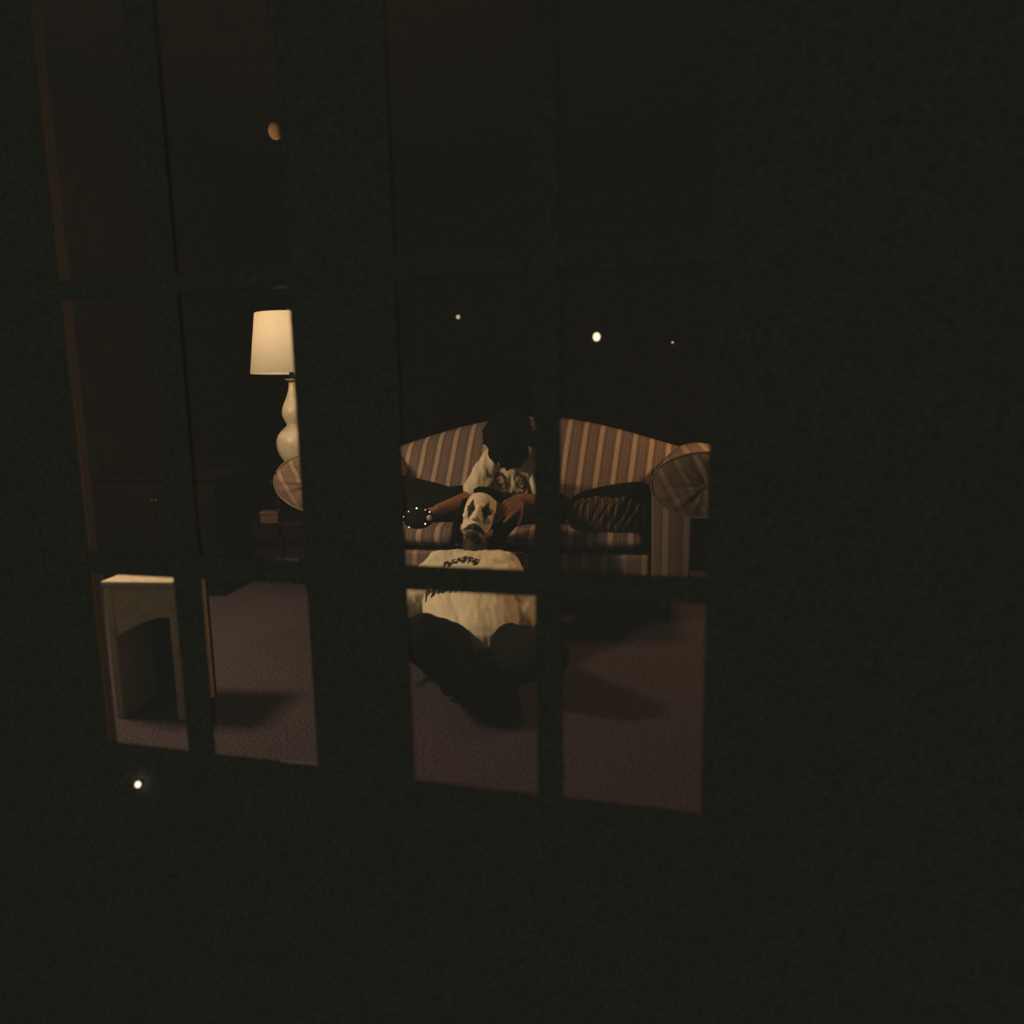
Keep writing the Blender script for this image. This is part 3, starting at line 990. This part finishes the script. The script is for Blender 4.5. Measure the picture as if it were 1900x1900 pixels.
for row, (base, hgt, x0, x1, num) in enumerate(((0.085, 0.050, -0.050, 0.092, 6), (-0.055, 0.05, -0.105, 0.062, 7))):
    for i in range(num):
        u = (i + 0.5) / num
        cx = x0 + (x1 - x0) * u
        cz = base + 0.018 * math.sin(math.pi * u)
        hw = (x1 - x0) / num * 0.36
        for k in range(4):
            a = (cx + rnd.choice((-hw, 0, hw)), cz + rnd.uniform(-0.5, 0.5) * hgt)
            b = (cx + rnd.choice((-hw, 0, hw)), cz + rnd.uniform(-0.5, 0.5) * hgt)
            strokes.append((a, b))
        strokes.append(((cx - hw, cz - hgt / 2), (cx - hw * 0.8, cz + hgt / 2)))
        strokes.append(((cx - hw, cz + hgt / 2), (cx + hw, cz + hgt * 0.42)))
def seg_d(px, py, a, b):
    dx, dy = b[0] - a[0], b[1] - a[1]
    l2 = dx * dx + dy * dy + 1e-12
    t_ = max(0, min(1, ((px - a[0]) * dx + (py - a[1]) * dy) / l2))
    return math.hypot(px - a[0] - t_ * dx, py - a[1] - t_ * dy)
def shirt_b(co, nrm):
    q = co - pc
    s_, t_ = q.dot(ax_s), q.dot(ax_t)
    if (nrm.y < 0.35 or nrm.z > 0.3) and q.y < 0.25 and -0.13 < s_ < 0.12 and -0.12 < t_ < 0.16:
        if min(seg_d(s_, t_, a, b) for a, b in strokes) < 0.0042:
            return (0.03, 0.026, 0.024)
    return (0.70, 0.66, 0.58)
paint(me, shirt_b)
for v in me.vertices:
    v.co -= Bi
sh = link('tshirt', me, M['shirt'], B)
sh['label'] = 'white T-shirt with dark lettering across the chest'
# trousers
bm = bmesh.new()
cone(bm, hip_l, 0.088, hip_r, 0.088)
for h_, k_, a_ in ((hip_l, kn_l, an_l), (hip_r, kn_r, an_r)):
    cone(bm, h_, 0.088, k_, 0.078)
    cone(bm, k_, 0.077, a_, 0.055)
me = fuse(bm, 0.009, 5, lambda p: 0.006 * nz(p, 16))
for v in me.vertices:
    v.co -= Bi
    v.co.z = max(v.co.z, 0.004)
link('trousers', me, M['black_cloth'], B)['label'] = 'black trousers on folded legs'
for a_, d_, nm in ((an_l, Vector((0.55, -0.25, 0)), 0), (an_r, Vector((-0.6, -0.3, 0)), 1)):
    bm = bmesh.new()
    d_ = d_.normalized()
    z0 = 0.042
    a0 = Vector((a_.x, a_.y, z0)) - d_ * 0.05
    cone(bm, a0, 0.034, a0 + d_ * 0.13, 0.04)
    cone(bm, a0 + d_ * 0.10, 0.038, a0 + d_ * 0.19, 0.030)
    me = fuse(bm, 0.006, 3)
    for v in me.vertices:
        v.co -= Bi
    link('shoe', me, M['black_cloth'], B)
# hair
bm = bmesh.new()
ell(bm, bc + BH @ Vector((0, 0.042, 0.040)), (0.084, 0.092, 0.076), BH)
ell(bm, bc + BH @ Vector((0.012, -0.022, 0.098)), (0.062, 0.045, 0.026), BH)
ell(bm, bc + BH @ Vector((0, 0.062, -0.03)), (0.104, 0.060, 0.105), BH)
rnd = random.Random(11)
for s in (-1, 1):
    for k in range(9):
        y0 = -0.004 + 0.014 * k
        f_ = bc + BH @ Vector((s * 0.074, y0, 0.05))
        g_ = bc + BH @ Vector((s * (0.086 + 0.002 * k + rnd.uniform(-0.004, 0.004)), y0 + 0.012, -0.035))
        h2 = bc + BH @ Vector((s * (0.074 + 0.004 * k + rnd.uniform(-0.008, 0.008)), y0 + 0.012, -0.105 + rnd.uniform(-0.015, 0.02)))
        cone(bm, f_, 0.015, g_, 0.017)
        cone(bm, g_, 0.017, h2, 0.009)
me = fuse(bm, 0.006, 1, lambda p: 0.004 * nz((p[0] * 3, p[1] * 3, p[2] * 0.5), 24))
for v in me.vertices:
    v.co -= Bi
link('hair', me, M['hair'], B)

# ---------------- person A: cross-legged on the sofa, head bowed, painting the other's face
A = thing('person', 'dark-haired person in a white printed T-shirt cross-legged on the sofa, head bowed over the other', 'person', SW((0.02, 0.40, SEATZ)))
Ai = A.location.copy()
ash_l, ash_r = P(914, 853, 3.43), P(992, 853, 3.40)
achest = P(948, 884, 3.47)
apel = P(936, 948, 3.74); apel.z = max(apel.z, SEATZ + 0.09)
ael_l, ael_r = P(872, 924, 3.33), P(1018, 934, 3.22)
awr_l, awr_r = P(812, 946, 3.21), P(966, 926, 3.10)
ahip_l, ahip_r = P(905, 950, 3.70), P(968, 950, 3.68)
for v in (ahip_l, ahip_r):
    v.z = SEATZ + 0.085
akn_l, akn_r = P(783, 962, 3.46), P(1036, 958, 3.36)
aan_l, aan_r = P(935, 968, 3.46), P(890, 968, 3.42)
for v in (akn_l, akn_r):
    v.z = SEATZ + 0.072
for v in (aan_l, aan_r):
    v.z = SEATZ + 0.052
ahc = P(945, 818, 3.29)
afw = Vector((-0.05, -0.42, -0.90)).normalized()
art = Vector((0, -0.90, 0.42)).cross(afw).normalized()
aup = afw.cross(art).normalized()
AH = Matrix((art, -afw, aup)).transposed()
bm = bmesh.new()
head_shapes(bm, ahc, AH)
neck0 = (ash_l + ash_r) / 2
cone(bm, ahc + AH @ Vector((0, 0.035, -0.06)), 0.05, neck0, 0.055)
cone(bm, ash_l, 0.042, ash_r, 0.042)
cone(bm, neck0, 0.05, achest, 0.09)
cone(bm, achest, 0.09, apel, 0.10)
for a, b, c_ in ((ash_l, ael_l, awr_l), (ash_r, ael_r, awr_r)):
    cone(bm, a, 0.042, b, 0.036)
    cone(bm, b, 0.036, c_, 0.024)
hand_shapes(bm, awr_l, P(765, 957, 3.14) - awr_l, Vector((0.1, 0.15, -1)), -1, 0.5)
hand_shapes(bm, awr_r, P(931, 952, 3.0) - awr_r, Vector((-0.6, 0.45, -0.65)), 1, 0.75, True)
for h_, k_, a_ in ((ahip_l, akn_l, aan_l), (ahip_r, akn_r, aan_r)):
    cone(bm, h_, 0.07, k_, 0.05)
    cone(bm, k_, 0.048, a_, 0.033)
me = fuse(bm, 0.0042, 2)
paint(me, lambda co, n: (0.22, 0.11, 0.075))
for v in me.vertices:
    v.co -= Ai
link('body', me, M['skin'], A)
bm = bmesh.new()
cone(bm, ash_l, 0.056, ash_r, 0.056)
cone(bm, neck0, 0.065, achest, 0.112)
cone(bm, achest + Vector((-0.03, 0, 0)), 0.108, apel + Vector((-0.03, -0.02, 0.01)), 0.12)
cone(bm, achest + Vector((0.03, 0, 0)), 0.108, apel + Vector((0.03, -0.02, 0.01)), 0.12)
cone(bm, ash_l, 0.055, ash_l.lerp(ael_l, 0.80), 0.052)
cone(bm, ash_r, 0.055, ash_r.lerp(ael_r, 0.72), 0.052)
def fold(p):
    a = 0.007 * nz((p[0] * 2.6, p[1] * 0.8, p[2] * 0.7), 13, 1.0) + 0.004 * nz((p[0] * 2.5, p[1], p[2]), 26, 5.0)
    return a
me = fuse(bm, 0.0045, 3, fold)
ap1, ap2 = P(930, 892, 3.36), P(966, 893, 3.36)
def shirt_a(co, nrm):
    if nrm.y < 0.25:
        for k, c_ in enumerate((ap1, ap2)):
            q = co - c_
            s_ = q.x + 0.25 * q.z
            t_ = q.z
            e = (s_ / 0.029) ** 2 + (t_ / 0.040) ** 2
            if e < 1.0:
                if e > 0.66:
                    return (0.05, 0.04, 0.035)
                if nz(co, 95, 4.0) > 0.10:
                    return (0.07, 0.05, 0.04)
                if t_ > 0.018 or s_ > 0.012:
                    return (0.10, 0.07, 0.055)
                return (0.42, 0.30, 0.22)
        q = co - (ap1 + ap2) / 2
        if abs(q.x) < 0.085 and -0.085 < q.z < -0.046 and nz(co, 60) > 0.12:
            return (0.12, 0.08, 0.06)
    return (0.70, 0.64, 0.54)
paint(me, shirt_a)
for v in me.vertices:
    v.co -= Ai
link('tshirt', me, M['shirt'], A)['label'] = 'white T-shirt printed with dark oval portraits'
bm = bmesh.new()
cone(bm, ahip_l, 0.085, ahip_r, 0.085)
for h_, k_, a_ in ((ahip_l, akn_l, aan_l), (ahip_r, akn_r, aan_r)):
    cone(bm, h_, 0.083, k_, 0.070)
    cone(bm, k_, 0.066, a_, 0.050)
me = fuse(bm, 0.008, 4, lambda p: 0.005 * nz(p, 18))
for v in me.vertices:
    v.co -= Ai
link('trousers', me, M['black_cloth'], A)['label'] = 'black trousers on crossed legs'
bm = bmesh.new()
ell(bm, ahc + AH @ Vector((0, 0.014, 0.045)), (0.096, 0.102, 0.092), AH)
ell(bm, ahc + AH @ Vector((0, -0.03, 0.07)), (0.080, 0.070, 0.055), AH)
ell(bm, ahc + AH @ Vector((0, -0.070, 0.035)), (0.062, 0.036, 0.060), AH)
rnd = random.Random(3)
for i in range(26):
    u = -1 + 2 * i / 25
    f_ = ahc + AH @ Vector((u * 0.074, -0.085 + 0.03 * u * u, 0.055))
    g_ = f_ + Vector((rnd.uniform(-0.01, 0.01), -0.018, -0.055 + 0.012 * u * u + rnd.uniform(-0.012, 0.006)))
    cone(bm, f_, 0.014, f_.lerp(g_, 0.6), 0.011, 8, 2)
    cone(bm, f_.lerp(g_, 0.6), 0.011, g_, 0.004, 8, 2)
strand_hair(bm, ahc + AH @ Vector((0, 0.014, 0.04)), AH, (0.095, 0.10, 0.09), 150, 7, 0.05, -0.35, 1.1)
me = fuse(bm, 0.005, 1, lambda p: 0.004 * nz(p, 40))
for v in me.vertices:
    v.co -= Ai
link('hair', me, M['hair'], A)

# ---------------- studded pouch under the hand, glints on the pillow
pc_ = P(776, 961, 3.10)
kb = thing('pouch', 'black studded pouch under the hand of the seated person, on the knee at left', 'pouch', pc_)
bm = bmesh.new()
rp = rotm(su, Vector((0.0, 0.45, 0.9)))
ell(bm, (0, 0, 0), (0.068, 0.047, 0.034), rp)
bm_obj('pouch_body', bm, M['black_cloth'], kb)
lampc = Vector((LX, LY, 1.26))
flc = FL + Vector((0, 0, 1.56))
def stud(pos, r, target, parent=None, nm='stud'):
    """a slightly domed metal disc facing between lamp and lens, as one of many facets does"""
    hv = ((target - pos).normalized() + (CAM - pos).normalized()).normalized()
    x, y, z = frame_of(hv)
    loops = []
    seg = 14
    for rr, h in ((0, 0.0003), (0.35, 0.00026), (0.7, 0.00015), (1.0, 0.0), (1.0, -0.003), (0, -0.003)):
        if rr == 0:
            loops.append([bm.verts.new(pos + z * h)])
        else:
            loops.append([bm.verts.new(pos + (x * math.cos(2 * math.pi * k / seg) + y * math.sin(2 * math.pi * k / seg)) * r * rr + z * h) for k in range(seg)])
    skin_loops(bm, loops, seg)
for px, py, r in ((773, 943, 0.0052), (789, 946, 0.003), (797, 950, 0.0045), (789, 972, 0.0048), (759, 978, 0.0042), (749, 969, 0.002), (749, 959, 0.003), (758, 949, 0.0036)):
    bm = bmesh.new()
    stud(P(px, py, 3.055) , r, flc)
    o = bm_obj('stud', bm, M['silver'], kb)
    for v in o.data.vertices:
        v.co -= kb.location
bm = bmesh.new()
pq = P(797, 961, 3.06) - kb.location
ell(bm, pq, (0.0125, 0.008, 0.013), None, 16, 10)
o = bm_obj('button', bm, M['white_paint'], kb)
o['label'] = 'pale round button'
for i, (px, py) in enumerate(((1189, 886), (1196, 881))):
    q = P(px, py, 3.50)
    bm = bmesh.new()
    stud(q, 0.0052, flc)
    for v in bm.verts:
        v.co -= q
    o = bm_obj('metal_button', bm, M['silver'])
    o.location = q
    tag(o, ('left' if i == 0 else 'right') + ' one of two tiny shiny metal buttons on the right black pillow', 'button', 'shiny buttons on the right pillow')
